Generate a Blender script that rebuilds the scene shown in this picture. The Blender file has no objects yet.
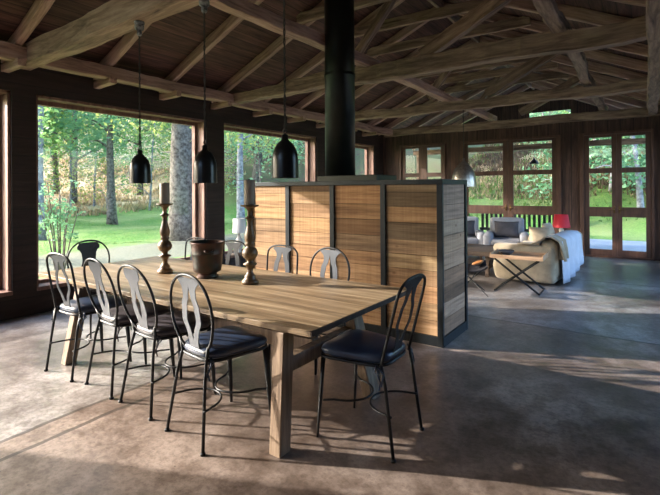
import bpy, bmesh, math, random
from mathutils import Vector, Matrix, noise
random.seed(7)
SC = bpy.context.scene
COL = SC.collection
PI = math.pi

# ------------------------------------------------------------------ camera
cam_d = bpy.data.cameras.new('camera'); cam = bpy.data.objects.new('camera', cam_d); COL.objects.link(cam)
cam_d.sensor_width = 36; cam_d.lens = 456.2 / 660 * 36
cam_d.shift_y = -(247.5 - 188.0) / 660
cam_d.clip_start = 0.02; cam_d.clip_end = 400
cam.matrix_world = (Matrix.Translation((0, 0, 1.55)) @ Matrix.Rotation(math.radians(34.8), 4, 'Z')
                    @ Matrix.Rotation(math.radians(90 + .14), 4, 'X') @ Matrix.Rotation(math.radians(-.35), 4, 'Z'))
SC.camera = cam

# ------------------------------------------------------------------ light
SUN_AZ = math.radians(23.5)       # direction the light travels, from +X towards +Y
SUN_EL = math.radians(19)
w = bpy.data.worlds.new('sky'); SC.world = w; w.use_nodes = True
nt = w.node_tree; nt.nodes.clear()
sky = nt.nodes.new('ShaderNodeTexSky'); sky.sky_type = 'NISHITA'; sky.sun_disc = False
sky.sun_elevation = math.radians(32); sky.sun_rotation = math.radians(-90) - SUN_AZ
sky.air_density = 1.0; sky.dust_density = 3.0; sky.ozone_density = 1.0
bg = nt.nodes.new('ShaderNodeBackground'); bg.inputs[1].default_value = 0.85
hs = nt.nodes.new('ShaderNodeHueSaturation'); hs.inputs['Saturation'].default_value = 1.2
wo = nt.nodes.new('ShaderNodeOutputWorld')
nt.links.new(sky.outputs[0], hs.inputs['Color']); nt.links.new(hs.outputs[0], bg.inputs[0]); nt.links.new(bg.outputs[0], wo.inputs[0])

sd = bpy.data.lights.new('sun', 'SUN'); sd.energy = 8.5; sd.angle = math.radians(0.7); sd.color = (1, .93, .84)
sun = bpy.data.objects.new('sun', sd); COL.objects.link(sun)
tv = Vector((math.cos(SUN_AZ) * math.cos(SUN_EL), math.sin(SUN_AZ) * math.cos(SUN_EL), -math.sin(SUN_EL)))
sun.rotation_euler = tv.to_track_quat('-Z', 'Y').to_euler()

def portal(loc, rot, sx, sy):
    d = bpy.data.lights.new('sky_portal', 'AREA'); d.shape = 'RECTANGLE'; d.size = sx; d.size_y = sy
    d.energy = 1; d.cycles.is_portal = True
    o = bpy.data.objects.new('sky_portal', d); COL.objects.link(o); o.location = loc; o.rotation_euler = rot
for yc, ly in ((3.96, 2.7), (7.14, 2.8), (10.1, 2.4), (.95, 2.7), (-2.0, 2.6)):
    portal((-6.62, yc, 1.55), (0, math.radians(-90), 0), 2.5, ly)
for yc, ly in ((5.65, 3.5), (9.55, 3.5)):
    portal((.70, yc, 1.55), (0, math.radians(90), 0), 2.5, ly)
portal((-2.9, 12.2, 1.7), (math.radians(-90), 0, 0), 6.2, 3.4)

vs = SC.view_settings
SC.display_settings.display_device = 'sRGB'
vs.view_transform = 'Standard'; vs.look = 'None'; vs.gamma = 1; vs.use_curve_mapping = False
vs.exposure = 0.68

# ------------------------------------------------------------------ materials
MATS = {}
def nodes(name):
    m = bpy.data.materials.new(name); m.use_nodes = True
    t = m.node_tree; b = t.nodes['Principled BSDF']; MATS[name] = m
    return m, t, b
def lnk(t, a, b): t.links.new(a, b)
def coords(t, scale=(1, 1, 1), kind='Object', rnd=True):
    tc = t.nodes.new('ShaderNodeTexCoord'); mp = t.nodes.new('ShaderNodeMapping'); mp.inputs['Scale'].default_value = scale
    src = tc.outputs[kind]
    if rnd:
        oi = t.nodes.new('ShaderNodeObjectInfo'); mul = t.nodes.new('ShaderNodeMath'); mul.operation = 'MULTIPLY'; mul.inputs[1].default_value = 37
        lnk(t, oi.outputs['Random'], mul.inputs[0])
        ad = t.nodes.new('ShaderNodeVectorMath'); ad.operation = 'ADD'
        lnk(t, src, ad.inputs[0]); lnk(t, mul.outputs[0], ad.inputs[1]); src = ad.outputs[0]
    lnk(t, src, mp.inputs['Vector'])
    return mp.outputs[0]
def ramp(t, fac, stops):
    r = t.nodes.new('ShaderNodeValToRGB'); e = r.color_ramp.elements
    while len(e) < len(stops): e.new(.5)
    for el, (p, c) in zip(e, stops): el.position = p; el.color = (*c, 1)
    lnk(t, fac, r.inputs[0]); return r.outputs[0]
def nz(t, vec, scale, detail=4, rough=.6, dist=0):
    n = t.nodes.new('ShaderNodeTexNoise'); n.inputs['Scale'].default_value = scale; n.inputs['Detail'].default_value = detail
    n.inputs['Roughness'].default_value = rough; n.inputs['Distortion'].default_value = dist
    lnk(t, vec, n.inputs['Vector']); return n.outputs[0]
def mix(t, fac, a, b, mode='MIX'):
    m = t.nodes.new('ShaderNodeMix'); m.data_type = 'RGBA'; m.blend_type = mode
    for sock, v in ((m.inputs[0], fac), (m.inputs[6], a), (m.inputs[7], b)):
        if isinstance(v, (int, float)): sock.default_value = v
        elif isinstance(v, tuple): sock.default_value = (*v, 1)
        else: lnk(t, v, sock)
    return m.outputs[2]
def bump(t, b, h, strength=.3, dist=.01):
    n = t.nodes.new('ShaderNodeBump'); n.inputs['Strength'].default_value = strength; n.inputs['Distance'].default_value = dist
    lnk(t, h, n.inputs['Height']); lnk(t, n.outputs[0], b.inputs['Normal'])
def mathn(t, op, a, b=None):
    m = t.nodes.new('ShaderNodeMath'); m.operation = op
    for i, v in enumerate((a, b)):
        if v is None: continue
        if isinstance(v, (int, float)): m.inputs[i].default_value = v
        else: lnk(t, v, m.inputs[i])
    return m.outputs[0]

def wood(name, c1, c2, c3, grain=(1.2, 14, 14), rough=.75, spread=.35, bmp=.4, fine=6):
    m, t, b = nodes(name)
    v = coords(t, grain)
    n1 = nz(t, v, 1.6, 6, .65, .6); n2 = nz(t, v, fine, 3, .6)
    c = ramp(t, n1, [(.3, c1), (.5, c2), (.72, c3)])
    oi = t.nodes.new('ShaderNodeObjectInfo')
    f = mathn(t, 'MULTIPLY_ADD', oi.outputs['Random'], spread); t.nodes[-1].inputs[2].default_value = 1 - spread / 2
    hsv = t.nodes.new('ShaderNodeHueSaturation'); lnk(t, c, hsv.inputs['Color']); lnk(t, f, hsv.inputs['Value'])
    c2_ = mix(t, .35, hsv.outputs[0], ramp(t, n2, [(.3, (.35, .35, .35)), (.7, (1, 1, 1))]), 'MULTIPLY')
    lnk(t, c2_, b.inputs['Base Color']); b.inputs['Roughness'].default_value = rough
    bump(t, b, n2, bmp, .006)
    return m
def plain(name, c, rough=.6, metal=0, var=.2, scale=8, bmp=0, c2=None, sheen=0):
    m, t, b = nodes(name)
    v = coords(t); n = nz(t, v, scale, 5)
    d = c2 or tuple(x * (1 - var) for x in c)
    lnk(t, ramp(t, n, [(.35, d), (.65, c)]), b.inputs['Base Color'])
    b.inputs['Roughness'].default_value = rough; b.inputs['Metallic'].default_value = metal
    if sheen: b.inputs['Sheen Weight'].default_value = sheen
    if bmp: bump(t, b, n, bmp, .01)
    return m

BEAM = wood('weathered_beam', (.075, .048, .034), (.27, .18, .125), (.46, .33, .24), (1.0, 9, 9), .85, .3)
RAFT = wood('rafter_wood', (.18, .105, .08), (.43, .275, .21), (.62, .44, .35), (1.0, 12, 12), .8, .3)
DARKW = wood('dark_stained_wood', (.018, .010, .007), (.038, .020, .014), (.065, .034, .024), (9, 9, 1.0), .7, .3)
FRAMEW = wood('red_brown_joinery', (.050, .022, .013), (.085, .036, .021), (.13, .06, .036), (9, 9, 1.2), .55, .2)
JAMBW = wood('window_jamb_wood', (.10, .05, .035), (.20, .10, .07), (.30, .17, .12), (9, 9, 1.2), .65, .2)
TABLEW = wood('table_top_wood', (.075, .047, .024), (.27, .185, .105), (.52, .39, .25), (.5, 10, 10), .40, .0, .55, 8)
LEGW = wood('table_leg_wood', (.09, .058, .035), (.23, .155, .098), (.38, .28, .19), (12, 12, 1.0), .6, .2)
TRAYW = wood('tray_wood', (.30, .17, .09), (.48, .30, .18), (.6, .4, .26), (1, 12, 12), .5, .1)
GILT = wood('gilt_turned_wood', (.028, .015, .006), (.12, .068, .024), (.30, .19, .075), (6, 6, 3), .42, .1)
DKTABLE = wood('coffee_table_wood', (.03, .02, .014), (.07, .045, .03), (.12, .08, .055), (1, 9, 9), .6, .1)
IRON = plain('black_iron', (.030, .032, .034), .42, .7, .3, 30)
STEEL = plain('dark_steel_trim', (.020, .025, .030), .45, .6, .35, 9)
FLUE = plain('flue_black', (.018, .022, .020), .38, .6, .35, 5)
GALV = plain('galvanised_grey_metal', (.058, .066, .080), .48, .35, .3, 7)
SHADE = plain('pendant_black_enamel', (.022, .024, .026), .28, .5, .3, 12)
ALU = plain('hammered_aluminium', (.50, .46, .43), .32, .9, .4, 25, .25)
LEATHER = plain('navy_leather', (.035, .055, .105), .30, 0, .45, 6, .15)
LEATHER2 = plain('plum_leather', (.085, .075, .088), .42, 0, .45, 6, .15)
CANDLE = plain('candle_wax', (.27, .225, .175), .6, 0, .25, 9)
WICK = plain('wick', (.02, .02, .02), .9)
COPPER = plain('aged_copper', (.085, .030, .020), .45, .5, .5, 5, .2, (.018, .028, .022))
LINEN = plain('beige_slipcover', (.40, .325, .225), .9, 0, .35, 5, .4, sheen=.2)
LINEN2 = plain('tan_cushion', (.40, .32, .22), .9, 0, .3, 8, .2)
GREYF = plain('pale_grey_upholstery', (.32, .33, .37), .9, 0, .15, 9, .1)
DGREY = plain('charcoal_cushion', (.075, .070, .080), .9, 0, .3, 9, .1)
WHITEF = plain('white_throw', (.50, .52, .60), .9, 0, .12, 7, .2)
RED = plain('red_lampshade', (.55, .02, .035), .7, 0, .1, 4)
WHITESH = plain('white_lampshade', (.78, .78, .78), .7, 0, .06, 4)
CERAM = plain('pale_ceramic', (.62, .60, .56), .35)
TANL = plain('tan_leather', (.55, .22, .07), .5)
GREENF = plain('garden_furniture', (.02, .03, .04), .5)
BRASS = plain('brass', (.14, .085, .035), .35, .9)
CERIN = plain('porcelain_insulator', (.30, .30, .30), .35, c2=(.02, .02, .02), scale=30)
CORD = plain('twisted_cord', (.04, .035, .03), .8)
PAVE = plain('patio_paving', (.52, .53, .56), .85, 0, .15, 2)

# partition boards: rough sawn, each board a tone of its own
def boards_mat(name, c1, c2, c3):
    m, t, b = nodes(name)
    v = coords(t, (1.2, 1.2, 22)); n1 = nz(t, v, 1.0, 7, .7, .3)
    saw = coords(t, (38, 38, 1.0)); n2 = nz(t, saw, 1.0, 2, .5)
    col = ramp(t, n1, [(.28, c1), (.5, c2), (.75, c3)])
    at = t.nodes.new('ShaderNodeAttribute'); at.attribute_name = 'tone'; at.attribute_type = 'GEOMETRY'
    col = mix(t, 1.0, col, at.outputs['Color'], 'MULTIPLY')
    col = mix(t, .4, col, ramp(t, n2, [(.35, (.6, .55, .5)), (.65, (1, 1, 1))]), 'MULTIPLY')
    vk = t.nodes.new('ShaderNodeTexVoronoi'); vk.inputs['Scale'].default_value = 3.2; lnk(t, coords(t, (1, 1, 1.6)), vk.inputs['Vector'])
    kn = ramp(t, vk.outputs['Distance'], [(.03, (.30, .20, .14)), (.10, (1, 1, 1))]); col = mix(t, .8, col, kn, 'MULTIPLY')
    lnk(t, col, b.inputs['Base Color']); b.inputs['Roughness'].default_value = .85
    bump(t, b, n2, .35, .004); return m
PANELW = boards_mat('sawn_board_panel', (.14, .072, .033), (.42, .25, .125), (.64, .42, .235))
PANELG = boards_mat('grey_board_panel', (.14, .085, .055), (.36, .225, .15), (.55, .35, .235))

# concrete floor with joints
def floor_mat():
    m, t, b = nodes('polished_concrete')
    v = coords(t, rnd=False)
    n1 = nz(t, v, .55, 6, .65, .4); n2 = nz(t, v, 5, 6, .7); n3 = nz(t, v, 26, 5, .8)
    c = ramp(t, n1, [(.38, (.13, .110, .098)), (.5, (.235, .207, .19)), (.60, (.40, .37, .35))])
    c = mix(t, .7, c, ramp(t, n2, [(.40, (.42, .38, .35)), (.56, (1, 1, 1))]), 'MULTIPLY')
    c = mix(t, .6, c, ramp(t, n3, [(.40, (.45, .42, .4)), (.55, (1, 1, 1))]), 'MULTIPLY')
    sp = t.nodes.new('ShaderNodeSeparateXYZ'); lnk(t, v, sp.inputs[0])
    wob = mathn(t, 'MULTIPLY', mathn(t, 'SUBTRACT', nz(t, v, 1.3, 5), .5), .10)
    tot = None
    reg = mathn(t, 'GREATER_THAN', mathn(t, 'ADD', sp.outputs[0], wob), -3.3)
    regn = mathn(t, 'MULTIPLY', reg, mathn(t, 'LESS_THAN', mathn(t, 'ADD', sp.outputs[1], wob), 5.52))
    c = mix(t, mathn(t, 'MULTIPLY', regn, .9), c, mix(t, 1.0, c, (.92, .79, .70), 'MULTIPLY'))
    c = mix(t, mathn(t, 'MULTIPLY', mathn(t, 'SUBTRACT', 1.0, regn), .9), c, mix(t, 1.0, c, (1.1, 1.13, 1.16), 'MULTIPLY'))
    for axis, pos, wd in ((0, -3.08, .018), (0, -3.30, .018), (1, 5.52, .020), (1, 8.7, .022), (1, -1.0, .012)):
        d = mathn(t, 'ABSOLUTE', mathn(t, 'SUBTRACT', mathn(t, 'ADD', sp.outputs[axis], wob), pos))
        k = mathn(t, 'LESS_THAN', d, wd)
        tot = k if tot is None else mathn(t, 'MAXIMUM', tot, k)
    vx = t.nodes.new('ShaderNodeTexVoronoi'); vx.inputs['Scale'].default_value = 9; lnk(t, v, vx.inputs['Vector'])
    pit = mathn(t, 'LESS_THAN', vx.outputs['Distance'], .06)
    tot2 = mathn(t, 'MAXIMUM', tot, mathn(t, 'MULTIPLY', pit, .7))
    c = mix(t, mathn(t, 'MULTIPLY', tot2, .75), c, (.05, .04, .035))
    lnk(t, c, b.inputs['Base Color'])
    lnk(t, mathn(t, 'MULTIPLY_ADD', n2, .3), b.inputs['Roughness']); t.nodes[-1].inputs[2].default_value = .20
    b.inputs['Specular IOR Level'].default_value = .6
    h = mathn(t, 'SUBTRACT', n2, tot2); bump(t, b, h, .25, .01)
    return m
FLOOR = floor_mat()

def planks_mat(name, axis_scale, width, axis, c1, c2, c3, rough=.8):
    # boards of a given width side by side along one local axis, dark joints
    m, t, b = nodes(name)
    v = coords(t, rnd=False)
    sp = t.nodes.new('ShaderNodeSeparateXYZ'); lnk(t, v, sp.inputs[0])
    u = mathn(t, 'DIVIDE', sp.outputs[axis], width)
    fl = mathn(t, 'FLOOR', u); fr = mathn(t, 'FRACT', u)
    wn = t.nodes.new('ShaderNodeTexWhiteNoise'); wn.noise_dimensions = '1D'; lnk(t, fl, wn.inputs['W'])
    mp = t.nodes.new('ShaderNodeMapping'); mp.inputs['Scale'].default_value = axis_scale; lnk(t, v, mp.inputs[0])
    ofs = t.nodes.new('ShaderNodeVectorMath'); ofs.operation = 'ADD'; lnk(t, mp.outputs[0], ofs.inputs[0]); lnk(t, wn.outputs['Color'], ofs.inputs[1])
    n = nz(t, ofs.outputs[0], 2.2, 5, .6, .5)
    c = ramp(t, n, [(.3, c1), (.5, c2), (.7, c3)])
    c = mix(t, .5, c, ramp(t, wn.outputs['Value'], [(0, (.45, .45, .45)), (1, (1, 1, 1))]), 'MULTIPLY')
    j = mathn(t, 'LESS_THAN', fr, .07)
    c = mix(t, mathn(t, 'MULTIPLY', j, .8), c, (.006, .004, .003))
    lnk(t, c, b.inputs['Base Color']); b.inputs['Roughness'].default_value = rough
    bump(t, b, mathn(t, 'SUBTRACT', n, j), .4, .01)
    return m
ROOFB = planks_mat('roof_boards', (10, .8, 10), .14, 0, (.038, .016, .012), (.090, .040, .030), (.16, .075, .056))
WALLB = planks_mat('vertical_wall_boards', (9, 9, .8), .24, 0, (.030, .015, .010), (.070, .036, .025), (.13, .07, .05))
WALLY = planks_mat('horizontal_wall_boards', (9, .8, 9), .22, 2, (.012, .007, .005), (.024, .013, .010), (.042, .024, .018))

def ground_mat():
    m, t, b = nodes('lawn_and_meadow')
    v = coords(t, rnd=False)
    n0 = nz(t, v, 14, 4, .7); n1 = nz(t, v, .35, 4, .6); n2 = nz(t, v, 2.2, 5, .7)
    lawn = ramp(t, n0, [(.3, (.026, .10, .014)), (.5, (.08, .22, .028)), (.72, (.22, .37, .065))])
    lawn = mix(t, ramp(t, n1, [(.42, (0, 0, 0)), (.68, (.6, .6, .6))]), lawn, (.34, .38, .15))
    mead = ramp(t, nz(t, v, 1.5, 9, .85, .5), [(.3, (.20, .15, .09)), (.5, (.42, .34, .24)), (.7, (.26, .33, .12))])
    gravel = ramp(t, n0, [(.3, (.12, .105, .09)), (.7, (.22, .195, .17))])
    n4 = nz(t, v, 1.6, 9, .85, .5)
    hillc = ramp(t, n4, [(.38, (.02, .022, .010)), (.46, (.085, .07, .036)), (.54, (.035, .085, .018)), (.62, (.12, .105, .06))])
    sp = t.nodes.new('ShaderNodeSeparateXYZ'); lnk(t, v, sp.inputs[0])
    wob = mathn(t, 'MULTIPLY', mathn(t, 'SUBTRACT', n1, .5), 7)
    wob2 = mathn(t, 'MULTIPLY', mathn(t, 'SUBTRACT', n2, .5), 1.2)
    def step(axis, lo, hi, wv):
        mr = t.nodes.new('ShaderNodeMapRange'); mr.inputs[1].default_value = lo; mr.inputs[2].default_value = hi
        lnk(t, mathn(t, 'ADD', sp.outputs[axis], wv), mr.inputs[0]); return mr.outputs[0]
    c = mix(t, step(0, -27, -31, wob), lawn, mead)
    g = mathn(t, 'MULTIPLY', step(0, -13.2, -12.8, wob2), step(0, -9.6, -9.9, wob2))
    g = mathn(t, 'MULTIPLY', g, .8)
    c = mix(t, g, c, gravel)
    c = mix(t, step(1, 20, 25, wob), c, hillc)
    c = mix(t, mathn(t, 'MULTIPLY', step(0, .9, 1.3, wob2), step(1, 17, 16, wob2)), c, gravel)  # unseen gravel yard added on the right so bounced light stays neutral
    lnk(t, c, b.inputs['Base Color']); b.inputs['Roughness'].default_value = .95
    bump(t, b, n0, .6, .05); return m
GROUND = ground_mat()

def leaf_mat(name, c1, c2):
    m, t, b = nodes(name)
    v = coords(t); n = nz(t, v, 1.4, 4, .7)
    c = ramp(t, n, [(.3, c1), (.7, c2)])
    lnk(t, c, b.inputs['Base Color']); b.inputs['Roughness'].default_value = .6
    tr = t.nodes.new('ShaderNodeBsdfTranslucent'); lnk(t, c, tr.inputs[0])
    ms = t.nodes.new('ShaderNodeMixShader'); ms.inputs[0].default_value = .45
    out = t.nodes['Material Output']
    lnk(t, b.outputs[0], ms.inputs[1]); lnk(t, tr.outputs[0], ms.inputs[2]); lnk(t, ms.outputs[0], out.inputs[0])
    return m
LEAF = [leaf_mat('leaf_mid_green', (.13, .29, .08), (.34, .52, .19)),
        leaf_mat('leaf_yellow_green', (.24, .34, .08), (.50, .52, .18)),
        leaf_mat('leaf_blue_green', (.10, .27, .13), (.28, .48, .28))]
BARK = plain('lichen_bark', (.20, .175, .15), .95, 0, .6, 9, .9, (.045, .034, .028))
BARKP = plain('pale_birch_bark', (.38, .39, .43), .9, 0, .5, 6, .4, (.12, .12, .145))

def glass_mat():
    m, t, b = nodes('window_glass'); t.nodes.remove(b)
    tr = t.nodes.new('ShaderNodeBsdfTransparent'); gl = t.nodes.new('ShaderNodeBsdfGlossy'); gl.inputs['Roughness'].default_value = .02
    fr = t.nodes.new('ShaderNodeFresnel'); fr.inputs['IOR'].default_value = 1.5
    ms = t.nodes.new('ShaderNodeMixShader'); ge = t.nodes.new('ShaderNodeNewGeometry')
    lnk(t, mathn(t, 'MULTIPLY', fr.outputs[0], mathn(t, 'SUBTRACT', 1.0, ge.outputs['Backfacing'])), ms.inputs[0])
    lnk(t, tr.outputs[0], ms.inputs[1]); lnk(t, gl.outputs[0], ms.inputs[2]); lnk(t, ms.outputs[0], t.nodes['Material Output'].inputs[0])
    return m
GLASS = glass_mat()

# ------------------------------------------------------------------ mesh helpers
def obj(name, bm, mat, parent=None, loc=None, smooth=False, recenter=False):
    if recenter and loc is None and parent is None:
        xs = [v.co.x for v in bm.verts]; ys = [v.co.y for v in bm.verts]; zs = [v.co.z for v in bm.verts]
        loc = Vector(((min(xs) + max(xs)) / 2, (min(ys) + max(ys)) / 2, min(zs)))
        bmesh.ops.translate(bm, verts=bm.verts, vec=-loc)
    bmesh.ops.recalc_face_normals(bm, faces=bm.faces)
    me = bpy.data.meshes.new(name); bm.to_mesh(me); bm.free()
    if smooth:
        me.polygons.foreach_set('use_smooth', [True] * len(me.polygons))
    me.materials.append(mat)
    o = bpy.data.objects.new(name, me); COL.objects.link(o)
    if parent: o.parent = parent
    if loc is not None: o.location = loc
    return o
def tag(o, label, cat, group=None):
    o['label'] = label; o['category'] = cat
    if group: o['group'] = group
    return o
def thing(name, label, cat, loc=(0, 0, 0), rz=0, group=None):
    o = bpy.data.objects.new(name, None); COL.objects.link(o); o.empty_display_size = .1
    o.location = loc; o.rotation_euler = (0, 0, rz)
    return tag(o, label, cat, group)
def struct(name, bm, mat, parent=None, **k):
    o = obj(name, bm, mat, parent, **k)
    if not parent: o['kind'] = 'structure'
    return o
def box(bm, x0, x1, y0, y1, z0, z1, bev=0, M=None):
    r = bmesh.ops.create_cube(bm, size=1)
    vsn = r['verts']
    bmesh.ops.scale(bm, verts=vsn, vec=(x1 - x0, y1 - y0, z1 - z0))
    bmesh.ops.translate(bm, verts=vsn, vec=((x0 + x1) / 2, (y0 + y1) / 2, (z0 + z1) / 2))
    if bev:
        ed = list({e for v in vsn for e in v.link_edges})
        rr = bmesh.ops.bevel(bm, geom=ed, offset=bev, segments=2, affect='EDGES', profile=.6)
        vsn = list({v for f in rr['faces'] for v in f.verts} | {v for v in vsn if v.is_valid})
    if M is not None: bmesh.ops.transform(bm, matrix=M, verts=vsn)
    return vsn
def bx(*a, **k):
    bm = bmesh.new(); box(bm, *a, **k); return bm
def tube(bm, pts, r, seg=8, closed=False, flat=1.0, cap=True):
    pts = [Vector(p) for p in pts]; n = len(pts)
    rr = r if isinstance(r, (list, tuple)) else [r] * n
    rings = []; up = None
    for i, p in enumerate(pts):
        if closed: tdir = pts[(i + 1) % n] - pts[i - 1]
        else: tdir = pts[min(i + 1, n - 1)] - pts[max(i - 1, 0)]
        tdir.normalize()
        if up is None:
            up = tdir.orthogonal().normalized()
        up = (up - tdir * up.dot(tdir)).normalized(); sd_ = tdir.cross(up)
        rings.append([bm.verts.new(p + (up * math.cos(2 * PI * k / seg) + sd_ * math.sin(2 * PI * k / seg) * flat) * rr[i]) for k in range(seg)])
    m = n if closed else n - 1
    for i in range(m):
        a, b = rings[i], rings[(i + 1) % n]
        sh = 0
        if closed and i == n - 1:
            sh = min(range(seg), key=lambda s: (a[0].co - b[s].co).length)
        for k in range(seg):
            bm.faces.new((a[k], a[(k + 1) % seg], b[(k + 1 + sh) % seg], b[(k + sh) % seg]))
    if cap and not closed:
        bm.faces.new(rings[0]); bm.faces.new(list(reversed(rings[-1])))
def lathe(bm, prof, seg=24, c=(0, 0, 0), cap=True):
    rings = []
    for r, z in prof:
        rings.append([bm.verts.new((c[0] + r * math.cos(2 * PI * k / seg), c[1] + r * math.sin(2 * PI * k / seg), c[2] + z)) for k in range(seg)])
    for a, b in zip(rings, rings[1:]):
        for k in range(seg): bm.faces.new((a[k], a[(k + 1) % seg], b[(k + 1) % seg], b[k]))
    if cap:
        bm.faces.new(rings[0]); bm.faces.new(list(reversed(rings[-1])))
def slab(bm, P, y0, y1, axis='y'):
    # prism: polygon P in (x,z) extruded along y
    a = [bm.verts.new((p[0], y0, p[1])) for p in P]; b = [bm.verts.new((p[0], y1, p[1])) for p in P]
    bm.faces.new(a); bm.faces.new(list(reversed(b)))
    for i in range(len(P)): bm.faces.new((a[i], a[(i + 1) % len(P)], b[(i + 1) % len(P)], b[i]))
def pillow(bm, sx, sy, t, n=10, pw=2.6, M=None, pinch=.06):
    # soft cushion with a seam and slightly pulled corners
    new = []
    grid = {}
    for s in (1, -1):
        for i in range(n + 1):
            for j in range(n + 1):
                u = -1 + 2 * i / n; v_ = -1 + 2 * j / n
                if s == -1 and (i in (0, n) or j in (0, n)): grid[s, i, j] = grid[1, i, j]; continue
                k = (1 - abs(u) ** pw) ** .6 * (1 - abs(v_) ** pw) ** .6
                cx = 1 - pinch * (1 - v_ * v_) * abs(u); cy = 1 - pinch * (1 - u * u) * abs(v_)
                grid[s, i, j] = bm.verts.new((u * sx / 2 * cx, v_ * sy / 2 * cy, s * t / 2 * k)); new.append(grid[s, i, j])
        for i in range(n):
            for j in range(n):
                q = [grid[s, i, j], grid[s, i + 1, j], grid[s, i + 1, j + 1], grid[s, i, j + 1]]
                bm.faces.new(q if s == 1 else list(reversed(q)))
    if M is not None: bmesh.ops.transform(bm, matrix=M, verts=new)
def fsm(o):
    for p in o.data.polygons: p.use_smooth = True
    return o
def softbox(bm, x0, x1, y0, y1, z0, z1, bev=.05, seg=4, M=None):
    r = bmesh.ops.create_cube(bm, size=1); vsn = r['verts']
    bmesh.ops.scale(bm, verts=vsn, vec=(x1 - x0, y1 - y0, z1 - z0))
    bmesh.ops.translate(bm, verts=vsn, vec=((x0 + x1) / 2, (y0 + y1) / 2, (z0 + z1) / 2))
    ed = list({e for v in vsn for e in v.link_edges})
    rr = bmesh.ops.bevel(bm, geom=ed, offset=bev, segments=seg, affect='EDGES', profile=.5)
    if M is not None:
        vv = list({v for f in rr['faces'] for v in f.verts} | {v for v in vsn if v.is_valid})
        bmesh.ops.transform(bm, matrix=M, verts=vv)

def rough_beam(name, p0, p1, wd, ht, mat, label, cat, group=None, rough=.012, seed=0, wd2=None, ht2=None, bow=0, htm=None, n=None):
    """hewn timber from p0 to p1 (centre of its underside), grain along its own x axis"""
    p0, p1 = Vector(p0), Vector(p1); L = (p1 - p0).length
    n = n or max(6, int(L / .09)); bm = bmesh.new(); rings = []
    wd2 = wd2 or wd; ht2 = ht2 or ht
    for i in range(n + 1):
        t = i / n; x = L * t
        if htm: h = ht + (htm - ht) * t / .55 if t < .55 else htm + (ht2 - htm) * (t - .55) / .45
        else: h = ht + (ht2 - ht) * t
        w_ = wd + (wd2 - wd) * t
        def N(k): return noise.noise(Vector((x * 1.1 + seed * 7.3, k * 3.1 + seed, .5))) * rough * 2 + noise.noise(Vector((x * 5.5 + seed * 3.1, k * 2.7, seed))) * rough * .7
        zb = N(1) + bow * math.sin(PI * t); yo = N(4) * 1.3
        c = .07
        sec = [(-w_ / 2 + N(2), h * c), (-w_ / 2 + w_ * c, 0), (w_ / 2 - w_ * c, 0), (w_ / 2 + N(3), h * c), (w_ / 2 + N(3), h * (1 - c) + N(5)),
               (w_ / 2 - w_ * c, h + N(5)), (-w_ / 2 + w_ * c, h + N(6)), (-w_ / 2 + N(2), h * (1 - c) + N(6))]
        rings.append([bm.verts.new((x, yo + a, zb + b)) for a, b in sec])
    for a, b in zip(rings, rings[1:]):
        for k in range(8): bm.faces.new((a[k], a[(k + 1) % 8], b[(k + 1) % 8], b[k]))
    bm.faces.new(rings[0]); bm.faces.new(list(reversed(rings[-1])))
    o = obj(name, bm, mat)
    d = (p1 - p0).normalized(); side = Vector((0, 0, 1)).cross(d)
    if side.length < 1e-4: side = Vector((0, 1, 0))
    side.normalize(); up = d.cross(side)
    R = Matrix((d, side, up)).transposed().to_4x4()
    o.matrix_world = Matrix.Translation(p0) @ R
    return tag(o, label, cat, group)

# ------------------------------------------------------------------ the building
XL, XR, Y0, YB = -6.32, .48, -4.2, 11.82
WT = .30
struct('floor', bx(XL - WT, XR + .2, Y0 - .2, YB + .25, -.12, 0), FLOOR)

# left wall: sill wall, header, piers between the big windows
ops_ = [(-3.55, -.75), (-.45, 2.34), (2.61, 5.32), (5.72, 8.57), (8.9, 11.33)]
ZS, ZH = .31, 2.77
bm = bmesh.new()
box(bm, XL - WT, XL, Y0, YB + .2, 0, ZS); box(bm, XL - WT, XL, Y0, YB + .2, ZH, 3.20)
edges = [Y0] + [v for o_ in ops_ for v in o_] + [YB + .2]
for a, b in zip(edges[::2], edges[1::2]): box(bm, XL - WT, XL, a, b, ZS, ZH)
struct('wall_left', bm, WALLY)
for i, (a, b) in enumerate(ops_):
    r = bpy.data.objects.new('window_%d' % (i + 1), None); COL.objects.link(r); r['kind'] = 'structure'; r.location = (XL - .15, (a + b) / 2, ZS)
    h = (b - a) / 2; H_ = ZH - ZS
    bm = bmesh.new()
    box(bm, -.17, .12, -h, -h + .035, .03, H_, .004); box(bm, -.17, .12, h - .035, h, .03, H_, .004)
    box(bm, -.17, .12, -h, h, H_ - .035, H_, .004)
    box(bm, -.14, -.06, -h + .035, -h + .085, .03, H_ - .035, .004); box(bm, -.14, -.06, h - .085, h - .035, .03, H_ - .035, .004)
    box(bm, -.14, -.06, -h + .085, h - .085, H_ - .09, H_ - .035, .004); box(bm, -.14, -.06, -h + .085, h - .085, .03, .075, .004)
    obj('window_frame', bm, JAMBW, r)
    obj('window_sill', bx(-.19, .17, -h - .0, h, -.02, .03, .006), JAMBW, r)
    obj('pane', bx(-.103, -.097, -h + .08, h - .08, .07, H_ - .085), GLASS, r)

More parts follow.
